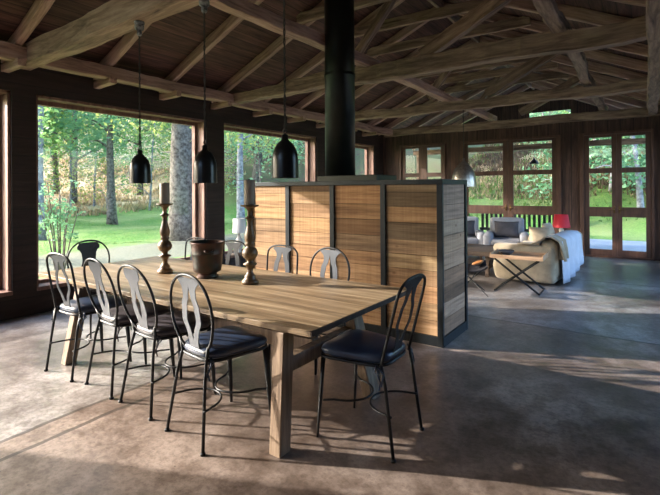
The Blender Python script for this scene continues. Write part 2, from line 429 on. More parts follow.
# back wall with three pairs of french doors, open gable glazed above the plate
bm = bmesh.new()
doors = [(-5.78, -4.43, 'a'), (-4.02, -1.64, 'b'), (-1.26, .13, 'c')]
ZD = 2.78
xs = [XL - WT] + [v for d in doors for v in d[:2]] + [XR + .2]
for a, b in zip(xs[::2], xs[1::2]): box(bm, a, b, YB, YB + .16, 0, ZD)
box(bm, XL - WT, XR + .2, YB, YB + .16, ZD, 3.12)
struct('wall_back', bm, WALLB)
def french(idx, x0, x1, panes):
    r = bpy.data.objects.new('door_%d' % idx, None); COL.objects.link(r); r['kind'] = 'structure'; r.location = ((x0 + x1) / 2, YB, 0)
    c = (x0 + x1) / 2; hw = (x1 - x0) / 2
    fr = bmesh.new(); y0, y1 = -.05, .16; p0, p1 = panes[0][0] - c - .10, panes[1][1] - c + .10
    box(fr, -hw, p0, y0, y1, 0, ZD, .006); box(fr, p1, hw, y0, y1, 0, ZD, .006); box(fr, p0, p1, y0, y1, 2.73, ZD, .004)
    box(fr, p0, p1, y0, y1, 0, .03, .003)
    obj('door_frame', fr, FRAMEW, r)
    mid = (panes[0][1] + panes[1][0]) / 2 - c
    for s, (a, b) in enumerate(panes):
        a -= c; b -= c
        lo, hi = (p0, mid - .001) if s == 0 else (mid + .001, p1)
        lb = bmesh.new(); yy0, yy1 = 0, .055
        box(lb, lo, a, yy0, yy1, .03, 2.73, .004); box(lb, b, hi, yy0, yy1, .03, 2.73, .004)
        for z0, z1 in ((.03, .17), (.90, 1.115), (1.87, 1.98), (2.67, 2.73)): box(lb, a, b, yy0 + .003, yy1 - .003, z0, z1, .003)
        lf = obj('door_leaf', lb, FRAMEW, r)
        for z0, z1 in ((.17, .90), (1.115, 1.87), (1.98, 2.67)):
            obj('pane', bx(a - .005, b + .005, .026, .032, z0 - .005, z1 + .005), GLASS, lf)
        hb = bmesh.new(); hx = (hi - .05) if s == 0 else (lo + .05)
        box(hb, hx - .018, hx + .018, -.008, .002, .98, 1.14, .003)
        tube(hb, [(hx, 0, 1.06), (hx, -.05, 1.06), (hx - .1 * (1 if s == 0 else -1), -.05, 1.06)], .009, 8)
        obj('door_handle', hb, BRASS, lf, smooth=True)
french(1, -5.78, -4.43, [(-5.62, -5.21), (-4.97, -4.57)])
french(2, -4.02, -1.64, [(-3.83, -2.955), (-2.71, -1.84)])
french(3, -1.26, .13, [(-1.073, -.64), (-.448, -.022)])

# right wall (beside the camera) and front wall with a wide opening
ops_r = [(3.9, 7.4), (7.8, 11.3)]
bm = bmesh.new()
box(bm, XR, XR + .2, Y0, YB + .2, 0, ZS); box(bm, XR, XR + .2, Y0, YB + .2, ZH, 3.20)
edges = [Y0] + [v for o_ in ops_r for v in o_] + [YB + .2]
for a, b in zip(edges[::2], edges[1::2]): box(bm, XR, XR + .2, a, b, ZS, ZH)
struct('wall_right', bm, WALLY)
for i, (a, b) in enumerate(ops_r):
    r = bpy.data.objects.new('window_%d' % (i + 6), None); COL.objects.link(r); r['kind'] = 'structure'; r.location = (XR + .1, (a + b) / 2, ZS)
    h = (b - a) / 2; H_ = ZH - ZS
    bm = bmesh.new(); box(bm, -.05, .05, -h, -h + .05, .0, H_, .004); box(bm, -.05, .05, h - .05, h, .0, H_, .004)
    box(bm, -.05, .05, -h + .05, h - .05, H_ - .05, H_, .004); box(bm, -.05, .05, -h + .05, h - .05, 0, .05, .004)
    obj('window_frame', bm, JAMBW, r)
    obj('pane', bx(-.003, .003, -h + .045, h - .045, .045, H_ - .045), GLASS, r)
bm = bmesh.new()
box(bm, XL - WT, -5.9, Y0 - .2, Y0, 0, 3.2); box(bm, 0, XR + .2, Y0 - .2, Y0, 0, 3.2); box(bm, -5.9, 0, Y0 - .2, Y0, 2.95, 3.2); box(bm, -5.9, 0, Y0 - .2, Y0, 0, 2.95)
struct('wall_front', bm, WALLB)

# roof: two slopes of boards
RID, RZ = -2.87, 4.60; SL = .44
def rz_under(x): return RZ - SL * abs(x - RID)       # underside of rafters
YE = 15.4
for k, (xa, nm) in enumerate(((-6.78, 'ceiling'), (1.02, 'ceiling'))):
    bm = bmesh.new(); za = rz_under(xa) + .165; zb = RZ + .165
    slab(bm, [(xa, za), (RID, zb), (RID, zb + .06), (xa, za + .06)], -4.9, YE)
    struct(nm, bm, ROOFB)

rn = 0
ys = [-3.9 + 1.04 * k for k in range(19)]
ords = ['first', 'second', 'third', 'fourth', 'fifth', 'sixth', 'seventh', 'eighth', 'ninth', 'tenth', 'eleventh', 'twelfth', 'thirteenth', 'fourteenth', 'fifteenth', 'sixteenth', 'seventeenth', 'eighteenth']
vis = [2.28 if abs(y - 2.34) < .02 else 11.57 if abs(y - 11.7) < .02 else y for y in ys if y > 1.0]
for y in vis:
    i = vis.index(y)
    rough_beam('rafter', (-6.74, y, rz_under(-6.74)), (RID, y, RZ), .085, .14, RAFT,
               'sloping timber rafter on the left roof slope over the windows, %s from the front' % ords[i], 'rafter', 'rafters of the left roof slope', .006, i + 1)
    rough_beam('rafter', (.98, y, rz_under(.98)), (RID - .0, y, RZ), .085, .14, RAFT,
               'sloping timber rafter on the right roof slope, %s from the front' % ords[i], 'rafter', 'rafters of the right roof slope', .006, i + 31)
    if 3.5 < y < 11.8:
        zc = 4.04 + .02 * math.sin(i * 3); hw = (RZ - zc) / SL + .12
        rough_beam('collar_beam', (RID - hw, y - .09, zc), (RID + hw, y - .09, zc), .07, .15, BEAM,
                   'high horizontal collar timber joining a pair of rafters, %s from the front' % ords[i - 3], 'beam', 'collar timbers under the ridge', .008, i + 61)

for i, y in enumerate([y for y in vis if y < 11]):
    rough_beam('corbel', (-6.33, y, 2.975), (-5.88, y, 2.99), .09, .085, RAFT, 'short corbel timber poking from the left wall under the plate, %s from the front' % ords[i], 'beam', 'corbels above the left windows', .006, 140 + i, n=6)
# wall plates, ties, purlins, struts
rough_beam('wall_plate', (-6.02, -4.0, 3.06), (-6.02, 12.2, 3.06), .17, .17, RAFT, 'long squared timber plate running above the large windows on the left', 'beam', None, .01, 90)
rough_beam('wall_plate', (.10, -4.0, 3.06), (.10, 12.2, 3.06), .17, .17, BEAM, 'long timber plate overhead at the right edge, running towards the glazed doors', 'beam', None, .01, 91)
rough_beam('tie_beam', (-6.42, 2.46, 3.055), (.2, 2.46, 3.15), .20, .22, BEAM, 'nearest heavy hewn tie beam crossing at top left above the black pendants', 'beam', 'hewn tie beams', .010, 92, htm=.29, ht2=.26, wd2=.22)
rough_beam('tie_beam', (-6.1, 5.675, 3.075), (.35, 5.675, 3.075), .16, .15, BEAM, 'second hewn tie beam, passing just beyond the black flue', 'beam', 'hewn tie beams', .02, 93, htm=.26, ht2=.21)
rough_beam('tie_beam', (-6.1, 8.75, 3.075), (.35, 8.75, 3.075), .16, .18, BEAM, 'third hewn tie beam, from which the aluminium pendant hangs', 'beam', 'hewn tie beams', .015, 94)
rough_beam('tie_beam', (-6.2, 11.73, 3.05), (.35, 11.73, 3.05), .14, .19, BEAM, 'farthest tie beam, lying along the top of the boarded back wall', 'beam', 'hewn tie beams', .01, 95)
rough_beam('purlin', (-3.25, 2.3, 3.27), (-3.25, 12.2, 3.27), .14, .14, RAFT, 'long purlin lying on the tie beams to the left, running away beside the flue', 'beam', None, .01, 96)
rough_beam('purlin', (-.80, 2.3, 3.27), (-.80, 12.2, 3.27), .13, .13, BEAM, 'thick hewn purlin lying on the tie beams to the right', 'beam', None, .015, 97)
rough_beam('ridge_beam', (RID, -4.2, RZ - .02), (RID, 15.3, RZ - .02), .06, .17, BEAM, 'ridge timber at the peak of the roof', 'beam', None, .006, 98)
for y, nm, s in ((5.80, 'second', 1), (8.86, 'third', 2), (11.6, 'farthest', 3)):
    rough_beam('strut', (-2.45, y, 3.27), (-1.0, y, 3.27 + 1.45 * .72 - .30), .14, .17, BEAM, 'slanting strut rising to the right from the %s tie beam' % nm, 'strut', 'slanting struts on the tie beams', .012, 100 + s)
    rough_beam('strut', (-3.7, y + .16, 3.40), (-2.95, y + .16, 4.32), .10, .12, BEAM, 'slanting strut rising left of the ridge above the %s tie beam' % nm, 'strut', 'slanting struts on the tie beams', .01, 110 + s)
bm = bmesh.new()
slab(bm, [(-5.7, rz_under(-5.7) + .10), (-4.8, 3.32), (-3.0, 3.32), (-3.0, rz_under(-3.0) + .12)], 15.22, 15.26)
slab(bm, [(-3.0, 3.88), (-1.85, 3.88), (-1.85, rz_under(-1.85) + .12), (RID, RZ + .12), (-3.0, rz_under(-3.0) + .12)], 15.22, 15.26)
slab(bm, [(-3.0, 3.32), (-1.85, 3.32), (-1.85, 3.76), (-3.0, 3.72)], 15.22, 15.26)
slab(bm, [(-1.85, 3.32), (-.9, 3.32), (0.0, rz_under(0.0) + .10), (-1.85, rz_under(-1.85) + .12)], 15.22, 15.26)
struct('trim_1', bm, WALLB)
# veranda outside the back doors
rough_beam('veranda_beam', (-6.6, 14.6, 2.70), (1.2, 14.6, 2.70), .15, .15, BEAM, 'weathered veranda beam seen through the top panes of the back doors', 'beam', None, .008, 120)
for x in (-6.4, .95):
    tag(obj('veranda_post', bx(x - .08, x + .08, 14.52, 14.68, -.02, 2.70, .01), BEAM, recenter=True),
        'square veranda post outside at the %s end of the terrace' % ('left' if x < -3 else 'right'), 'post', 'veranda posts')

# ------------------------------------------------------------------ outside ground
def hgt(x, y):
    z = -.14
    if x < -20: z += .055 * (-20 - x) + .0012 * (-20 - x) ** 2
    if y > 19: z += .36 * (y - 19) * min(1, (y - 19) / 5)
    if z > 20: z = 20 + (z - 20) * .2
    return z + (noise.noise(Vector((x * .12, y * .12, 0))) * .35 if (x < -14 or y > 21) else 0)
bm = bmesh.new()
gx = [-110 + 4 * i for i in range(20)] + [-31 + 1.25 * i for i in range(18)] + [-8.5, -6.9] + [-3, 2, 8, 16, 26, 40]
gy = [-50, -35, -22, -14, -8, -5] + [-2 + 2 * i for i in range(10)] + [19 + 1.5 * i for i in range(20)] + [52, 60, 70, 85]
gv = [[bm.verts.new((x, y, hgt(x, y))) for y in gy] for x in gx]
for i in range(len(gx) - 1):
    for j in range(len(gy) - 1): bm.faces.new((gv[i][j], gv[i + 1][j], gv[i + 1][j + 1], gv[i][j + 1]))
g = obj('ground', bm, GROUND, smooth=True); g['kind'] = 'structure'
struct('path', bx(-7.0, 3.0, YB + .26, 15.9, -.13, -.01), PAVE)

# ------------------------------------------------------------------ trees
def leaves(bm, c, r, n, size, sq=.75):
    for _ in range(n):
        while True:
            p = Vector((random.uniform(-1, 1), random.uniform(-1, 1), random.uniform(-1, 1)))
            if .25 < p.length < 1: break
        p = Vector(c) + Vector((p.x * r, p.y * r, p.z * r * sq))
        a = Vector((random.gauss(0, 1), random.gauss(0, 1), random.gauss(0, .6))).normalized(); b = a.orthogonal().normalized()
        b = (Matrix.Rotation(random.uniform(0, 2 * PI), 3, a) @ b)
        s = size * random.uniform(.6, 1.3)
        q = [p - a * s, p + b * s * .45, p + a * s, p - b * s * .45]
        bm.faces.new([bm.verts.new(v) for v in q])
def tree(x, y, h, r0, label, leafk, crown, nleaf, lean=(0, 0), bark=None, name='tree', size=.10, nb=7, low=.45, group='trees on the lawn', bare=False, cat='tree'):
    z0 = hgt(x, y) - .05
    t = thing(name, label, cat, (x, y, z0), 0, group)
    bm = bmesh.new(); pts = []; rr = []
    ph = random.uniform(0, 6)
    for i in range(13):
        f = i / 12
        pts.append((lean[0] * f + .12 * h * .08 * math.sin(f * 5 + ph), lean[1] * f + .1 * h * .08 * math.cos(f * 4 + ph), h * f))
        rr.append(r0 * (1 + .28 * math.exp(-f * 18)) * (1 - .72 * f))
    tube(bm, pts, rr, 12)
    tips = []
    for k in range(nb):
        f = low + (1 - low) * (k + .5) / nb * .9; i = int(f * 12)
        a = random.uniform(0, 2 * PI); L = crown * random.uniform(.6, 1.05)
        p = Vector(pts[i]); e = p + Vector((math.cos(a) * L, math.sin(a) * L, L * random.uniform(.1, .6)))
        m_ = (p + e) / 2 + Vector((0, 0, L * .12))
        tube(bm, [p, m_, e], [rr[i] * .45, rr[i] * .28, .012], 6); tips += [m_, e]
    obj('trunk', bm, bark or BARK, t, smooth=True)
    if nleaf:
        bm = bmesh.new(); tips.append(Vector(pts[-1]))
        for c in tips: leaves(bm, c, crown * .55, nleaf // len(tips), size)
        obj('foliage', bm, LEAF[leafk], t)
    return t
tree(-13.2, 10.06, 9.0, .50, 'massive lichen-covered trunk standing just outside the middle of the large window', 1, 3.2, 3600, (.3, 0), low=.45, size=.09)
tree(-17.1, 7.15, 9.5, .20, 'slim pale trunk on the lawn left of the massive one', 0, 2.6, 3600, (.0, .2), BARKP, size=.09, low=.36)
tree(-14.6, 3.62, 9.0, .20, 'pale blue-grey trunk at the left edge of the large window', 0, 2.4, 3200, (.1, .1), BARKP, size=.12, low=.42)
tree(-21.5, 12.2, 9.0, .22, 'slim trunk in the lawn hiding behind the left pendant', 2, 2.6, 3200, (.0, .1), size=.13, low=.4)
tree(-24.0, 8.0, 8.5, .13, 'left one of three thin twin-like stems at the meadow edge', 1, 2.3, 2600, (-.2, .2), size=.13, low=.4)
tree(-24.6, 8.8, 8.5, .14, 'middle one of three thin stems at the meadow edge', 0, 2.3, 2600, (.3, .2), size=.13, low=.4)
tree(-24.2, 9.6, 8.0, .12, 'right one of three thin stems at the meadow edge', 2, 2.3, 2600, (.5, .4), size=.13, low=.4)
tree(-14.2, 13.8, 9.0, .17, 'slim pale trunk seen in the middle window above the partition', 0, 2.4, 3000, (.1, .1), BARKP, size=.11, low=.42)
tree(-17.0, 17.5, 9.0, .30, 'forked trunk on the lawn in the middle window', 2, 2.8, 3200, (.6, .2), size=.13, low=.35)
tree(-10.5, 12.6, 6.0, .06, 'thin leaning sapling just outside the middle window', 0, 1.3, 500, (1.4, .9), size=.08, low=.5, name='sapling')
tree(-10.8, 11.4, 4.5, .04, 'thin upright sapling outside the left part of the middle window', 2, .9, 300, (-.3, .3), size=.07, low=.4, name='sapling')
# forest edge beyond the meadow
ORD = ['leftmost', 'second', 'third', 'fourth', 'fifth', 'sixth', 'seventh', 'eighth', 'ninth', 'tenth', 'eleventh', 'twelfth', 'thirteenth', 'fourteenth', 'fifteenth']
fr_ = [(-33, 6), (-36, 10.5), (-31, 15), (-38, 17), (-33, 21), (-30, 26), (-37, 29), (-28, 31), (-45, 13), (-46, 22), (-25, 24), (-43, 5), (-24, 36), (-21, 30), (-35, 36)]
fr_.sort(key=lambda p: math.atan2(p[0], p[1]))
for i, (x, y) in enumerate(fr_):
    tree(x, y, random.uniform(9, 12), .22, 'leafy tree beyond the pale meadow outside the left windows, %s counting from the left' % ORD[i], (1, 0, 2, 1, 0)[i % 5], 4.4, 7000, (0, 0), size=.15, nb=10, low=.25, group='trees beyond the meadow')
bk = [(-2.1, 20.6), (-.2, 21.6), (-1.2, 23.6), (1.0, 26), (-.6, 28), (-9.5, 27), (-13, 31), (-5.6, 33)]
bk.sort(key=lambda p: math.atan2(p[0], p[1]))
for i, (x, y) in enumerate(bk):
    tree(x, y, random.uniform(5.0, 6.5), .13, 'leafy hillside tree with pale bark behind the back wall, %s counting from the left' % ORD[i],
         (2, 0, 1)[i % 3], 2.0, 3000, (random.uniform(-.5, .5), 0), BARKP, size=.11, nb=8, low=.22, group='trees on the hillside')
for i, (x, y) in enumerate([(-26.5, 7.6), (-28, 9.2), (-27.2, 11.0), (-29.5, 12.2), (-28.5, 13.6), (-26, 14.6), (-30, 15.8), (-25, 19.0), (-24, 20.6), (-23, 22.4), (-26, 17.2), (-31, 9.9)]):
    tree(x, y, random.uniform(4, 6.5), .07, 'thin half-bare sapling in the pale meadow, %s counting from the left' % ORD[sorted([a / b for a, b in [(-26.5, 7.6), (-28, 9.2), (-27.2, 11.0), (-29.5, 12.2), (-28.5, 13.6), (-26, 14.6), (-30, 15.8), (-25, 19.0), (-24, 20.6), (-23, 22.4), (-26, 17.2), (-31, 9.9)]]).index(x / y)],
         (1, 0)[i % 2], 1.6, 500, (random.uniform(-.8, .8), random.uniform(-.8, .8)), BARKP, size=.10, nb=9, low=.15, group='thin saplings in the meadow', name='sapling', cat='sapling')
STRAW = leaf_mat('dry_grass', (.20, .15, .08), (.46, .38, .24)); GRASSM = leaf_mat('long_grass', (.05, .14, .03), (.18, .30, .07)); DUN = leaf_mat('dead_bracken', (.06, .04, .025), (.16, .11, .07))
def tufts(name, x0, x1, y0, y1, n, h, mat, label, cond=None):
    bm = bmesh.new(); k = 0
    while k < n:
        x, y = random.uniform(x0, x1), random.uniform(y0, y1)
        if noise.noise(Vector((x * .35, y * .35, len(name)))) < -.05 or (cond and not cond(x, y)): 
            if random.random() < .85: continue
        z = hgt(x, y) - .03; k += 1
        for q in range(3):
            a = random.uniform(0, 2 * PI); hh = h * random.uniform(.5, 1.2); d = Vector((math.cos(a), math.sin(a), 0))
            p = Vector((x, y, z)) + Vector((random.uniform(-.1, .1), random.uniform(-.1, .1), 0)); e = d.cross(Vector((0, 0, 1))) * h * .14
            bm.faces.new([bm.verts.new(v) for v in (p - e, p + e, p + d * hh * .45 + Vector((0, 0, hh)))])
    o = obj(name, bm, mat); tag(o, label, 'grass'); o['kind'] = 'stuff'
tufts('straw_grass', -60, -26, 4, 26, 9000, .35, STRAW, 'pale dry grass of the meadow beyond the lawn on the left')
tufts('long_grass', -9, 3.5, 21, 36, 9000, .20, GRASSM, 'long green grass on the hillside behind the back doors')
tufts('dead_bracken', -9, 3.5, 23, 38, 8000, .24, DUN, 'brown dead bracken on the hillside behind the back doors')
tufts('dry_stalks', -9, 3.5, 23, 38, 5000, .24, STRAW, 'straw-coloured dry stalks on the hillside behind the back doors')
tufts('lawn_grass', -26, -13.5, 2.5, 22, 14000, .07, GRASSM, 'short lawn grass outside the large left windows')
# shrub by the window
def shrub(x, y, n, h, label, k=0):
    t = thing('shrub', label, 'shrub', (x, y, hgt(x, y)), 0)
    bs = bmesh.new(); bl = bmesh.new()
    for i in range(n):
        a = random.uniform(0, 2 * PI); sp_ = random.uniform(.1, .45); hh = h * random.uniform(.6, 1)
        p = [Vector((math.cos(a) * .05, math.sin(a) * .05, 0)), Vector((math.cos(a) * sp_ * .5, math.sin(a) * sp_ * .5, hh * .5)), Vector((math.cos(a) * sp_, math.sin(a) * sp_, hh))]
        tube(bs, p, [.018, .013, .006], 6)
        for q in range(4):
            c = p[1].lerp(p[2], random.uniform(0, 1)); leaves(bl, c, .13, 16, .042)
    obj('stem', bs, BARK, t); obj('foliage', bl, LEAF[k], t)
shrub(-9.3, 4.25, 9, 1.9, 'tall open shrub with bluish leaves outside the left edge of the large window', 2)
shrub(-12.6, 5.0, 7, 1.2, 'low leafy bush on the lawn outside the large window', 0)

# lantern outside
lz = thing('hanging_lantern', 'small dark lantern hanging from the veranda beam outside the back doors', 'lantern', (-2.73, 14.48, 2.02))
bm = bmesh.new(); lathe(bm, [(.12, 0), (.12, .02), (.11, .02)], 8)
for k in range(6):
    a = k * PI / 3; tube(bm, [(.1 * math.cos(a), .1 * math.sin(a), .02), (.1 * math.cos(a), .1 * math.sin(a), .24)], .008, 6)
obj('cage', bm, IRON, lz)
bm = bmesh.new(); lathe(bm, [(.15, .24), (.09, .32), (.03, .38), (.02, .42)], 8); obj('lantern_roof', bm, IRON, lz)
bm = bmesh.new(); tube(bm, [(0, 0, .42), (0, 0, .72)], .006, 6); obj('chain', bm, IRON, lz)

# garden bench on the terrace
gb = thing('garden_bench', 'dark slatted garden bench on the terrace beyond the grey armchairs', 'bench', (-2.65, 13.0, 0))
bm = bmesh.new()
for k in range(19): box(bm, -1.1 + k * .12, -1.035 + k * .12, -.32, -.29, .45, .92, .004)
box(bm, -1.15, 1.15, -.33, -.28, .90, .97, .01); box(bm, -1.15, 1.15, -.33, -.28, .42, .48, .01)
obj('backrest', bm, GREENF, gb)
bm = bmesh.new()
for k in range(5): box(bm, -1.15, 1.15, -.27 + k * .11, -.18 + k * .11, .40, .43, .004)
obj('seat', bm, GREENF, gb)
for sx in (-1.12, 1.06):
    for sy in (-.32, .24): obj('leg', bx(sx, sx + .06, sy, sy + .06, -.01, .40, .004), GREENF, gb)

# ------------------------------------------------------------------ partition with flue
PX0, PX1, PY0, PY1, PH = -4.25, -1.632, 4.261, 4.993, 1.642
pt = thing('room_partition', 'free-standing fireplace partition of sawn timber panels in a dark steel frame', 'partition', (PX0, PY0, 0))
def board_panel(name, w_, horizontal_dir, z0, z1, origin, mat, seedv):
    random.seed(seedv)
    bm = bmesh.new(); lay = bm.loops.layers.color.new('tone'); z = z0
    while z < z1 - .02:
        hh = min(random.uniform(.145, .175), z1 - z)
        if z1 - (z + hh) < .06: hh = z1 - z
        f0 = set(bm.faces); d = random.uniform(0, .006)
        if horizontal_dir == 'x': box(bm, 0, w_, d, .03, z + .002, z + hh - .002, .002)
        else: box(bm, -.03, -d, 0, w_, z + .002, z + hh - .002, .002)
        tn = random.choice((1.0, .95, .85, .66, .92, 1.05)) * random.uniform(.92, 1.05); wm = random.uniform(-.05, .05)
        for f in set(bm.faces) - f0:
            for l in f.loops: l[lay] = (tn + wm, tn, tn - wm, 1)
        z += hh
    o = obj(name, bm, mat, pt, loc=origin); return o
divs = [PX0, -3.597, -2.939, -2.287, PX1]
for k in range(4):
    a, b = divs[k] - PX0, divs[k + 1] - PX0
    board_panel('timber_panel', b - a - .06, 'x', .095, PH - .05, (a + .03, .015, 0), PANELW, 11 + k)
board_panel('timber_panel', PY1 - PY0 - .06, 'y', .095, PH - .05, (PX1 - PX0 - .012, .03, 0), PANELG, 33)
for k, x in enumerate(divs):
    x -= PX0
    w0, w1 = (x - .03, x + .03) if 0 < k < 4 else ((x, x + .06) if k == 0 else (x - .06, x))
    obj('steel_upright', bx(w0, w1, -.004, .03, 0.0, PH - .05, .003), STEEL, pt)
obj('steel_upright', bx(PX1 - PX0 - .03, PX1 - PX0 + .003, PY1 - PY0 - .05, PY1 - PY0, 0, PH - .05, .003), STEEL, pt)
bm = bmesh.new(); W = PX1 - PX0; D = PY1 - PY0
box(bm, 0, W, -.002, .02, 0, .095, .003); box(bm, W - .02, W + .001, .02, D, 0, .095, .003); box(bm, 0, .02, .02, D, 0, .095, .003); box(bm, .02, W - .02, D - .02, D, 0, .095, .003)
obj('skirting', bm, STEEL, pt)
bm = bmesh.new(); box(bm, -.004, W + .004, -.01, .05, PH - .05, PH, .004); box(bm, W - .05, W + .004, .05, D, PH - .05, PH, .004)
box(bm, -.004, .05, .05, D, PH - .05, PH, .004); box(bm, .05, W - .05, D - .05, D, PH - .05, PH, .004)
obj('top_rail', bm, STEEL, pt)
bm = bmesh.new(); box(bm, .03, W - .04, .05, D - .03, .02, PH - .02); obj('core', bm, STEEL, pt)
fl = thing('flue_pipe', 'tall round black stove flue rising from the partition to the roof', 'flue', (-3.07, 4.64, PH - .019))
bm = bmesh.new(); lathe(bm, [(.183, .07), (.183, 3.15)], 40); 
fo = obj('pipe', bm, FLUE, fl); fsm(fo)
bm = bmesh.new(); lathe(bm, [(.186, 1.28), (.19, 1.29), (.19, 1.32), (.186, 1.33)], 40, cap=False); obj('joint_band', bm, FLUE, fl)
obj('stove_top', bx(-.17, .64, -.24, .24, 0, .085, .008), FLUE, fl)

# ------------------------------------------------------------------ dining table
TX0, TX1, TY0, TY1, TZ = -4.92, -1.57, 2.045, 3.38, .745
tb = thing('dining_table', 'long rustic timber dining table with trestle legs', 'table', (TX0, TY0, 0))
bm = bmesh.new(); L = TX1 - TX0; Wt = TY1 - TY0; npl = 6
random.seed(5)
for k in range(npl):
    y0 = Wt * k / npl; y1 = Wt * (k + 1) / npl
    e = 24; ring = []
    for i in range(e + 1):
        x = L * i / e
        o0 = (noise.noise(Vector((x * 1.3, 2, 0))) * .024 if k == 0 else .0003)
        o1 = (noise.noise(Vector((x * 1.3, 9, 0))) * .018 if k == npl - 1 else -.0003)
        ch = .0015
        ring.append([bm.verts.new(p) for p in ((x, y0 + o0, TZ - .034), (x, y1 + o1, TZ - .034), (x, y1 + o1, TZ - ch), (x, y1 + o1 - ch, TZ), (x, y0 + o0 + ch, TZ), (x, y0 + o0, TZ - ch))])
    for a, b in zip(ring, ring[1:]):
        for q in range(6): bm.faces.new((a[q], a[(q + 1) % 6], b[(q + 1) % 6], b[q]))
    bm.faces.new(ring[0]); bm.faces.new(list(reversed(ring[-1])))
obj('tabletop', bm, TABLEW, tb)
obj('end_batten', bx(L - .001, L + .012, .01, Wt - .01, TZ - .033, TZ - .003, .003), DARKW, tb)
def tleg(x, yb, yt, w_=.085, d=.10, xb=0):
    bm = bmesh.new(); P = [(yb - d / 2, 0), (yb + d / 2, 0), (yt + d / 2, TZ - .034), (yt - d / 2, TZ - .034)]
    xx = lambda p: x + (xb if p[1] == 0 else 0)
    a = [bm.verts.new((xx(p) - w_ / 2, p[0], p[1])) for p in P]; b = [bm.verts.new((xx(p) + w_ / 2, p[0], p[1])) for p in P]
    bm.faces.new(a); bm.faces.new(list(reversed(b)))
    for i in range(4): bm.faces.new((a[i], a[(i + 1) % 4], b[(i + 1) % 4], b[i]))
    bmesh.ops.bevel(bm, geom=list(bm.edges), offset=.005, segments=1, affect='EDGES')
    obj('leg', bm, LEGW, tb)
rx, lx = -1.785 - TX0, -4.28 - TX0
tleg(rx, -.01, .03); tleg(rx + .01, .93, .76, d=.12, xb=.08); tleg(lx, -.02, .12); tleg(lx, 1.17, 1.05)
for x, y1 in ((rx, .78), (lx, 1.08)):
    obj('cross_rail', bx(x - .035, x + .035, .05, y1, .46, .55, .005), LEGW, tb)
obj('stretcher', bx(lx + .035, rx - .035, .36, .43, .455, .555, .005), LEGW, tb)
obj('apron', bx(lx - .1, lx + .1, .06, Wt - .08, TZ - .08, TZ - .034, .004), LEGW, tb)

# ------------------------------------------------------------------ dining chairs
def splat_mesh(rows, th=.005, lean=.1):
    # rows: (z, outer half width, inner half gap)
    bm = bmesh.new(); pr = None
    def vy(z): return -.17 - (z - .52) * lean
    def vrow(z, o, g): return [Vector((x, vy(z), z)) for x in (-o, -max(g, 0), max(g, 0), o)]
    prev = None
    for z, o, g in rows:
        cur = (vrow(z, o, g), g)
        if prev:
            A, B = prev[0], cur[0]
            for s in ((0, 1), (2, 3)):
                bm.faces.new([bm.verts.new(v) for v in (A[s[0]], A[s[1]], B[s[1]], B[s[0]])])
        prev = cur
    bmesh.ops.remove_doubles(bm, verts=bm.verts, dist=.0005)
    bmesh.ops.solidify(bm, geom=list(bm.faces), thickness=th)
    return bm
def smooth_rows(keys, n=26):
    out = []
    for i in range(n + 1):
        z = keys[0][0] + (keys[-1][0] - keys[0][0]) * i / n
        for a, b in zip(keys, keys[1:]):
            if a[0] <= z <= b[0] + 1e-6:
                t = (z - a[0]) / (b[0] - a[0]); s = t * t * (3 - 2 * t)
                out.append((z, a[1] + (b[1] - a[1]) * s, max(0, a[2] + (b[2] - a[2]) * s))); break
    return out
LYRE = [(.53, .085, 0), (.57, .055, 0), (.61, .05, .0), (.65, .064, .012), (.74, .104, .052), (.82, .098, .040), (.89, .072, .014), (.94, .074, .003), (.955, .085, 0), (.985, .125, .0), (1.005, .10, 0)]
LYRO = [(.53, .085, 0), (.57, .055, 0), (.60, .048, .0), (.64, .062, .022), (.74, .108, .076), (.82, .100, .066), (.89, .070, .028), (.95, .070, .006), (.965, .09, 0), (.99, .14, .0), (1.01, .12, 0)]
KEYH = [(.53, .075, 0), (.58, .055, 0), (.63, .068, .0), (.69, .085, .022), (.75, .082, .030), (.80, .066, .012), (.85, .058, 0), (.92, .064, 0), (.93, .095, 0), (.97, .10, 0), (1.0, .09, 0)]
URN = [(.53, .07, 0), (.60, .06, 0), (.70, .095, 0), (.80, .075, 0), (.87, .082, 0), (.915, .10, 0), (.925, .125, 0), (.965, .125, 0), (1.0, .10, 0)]
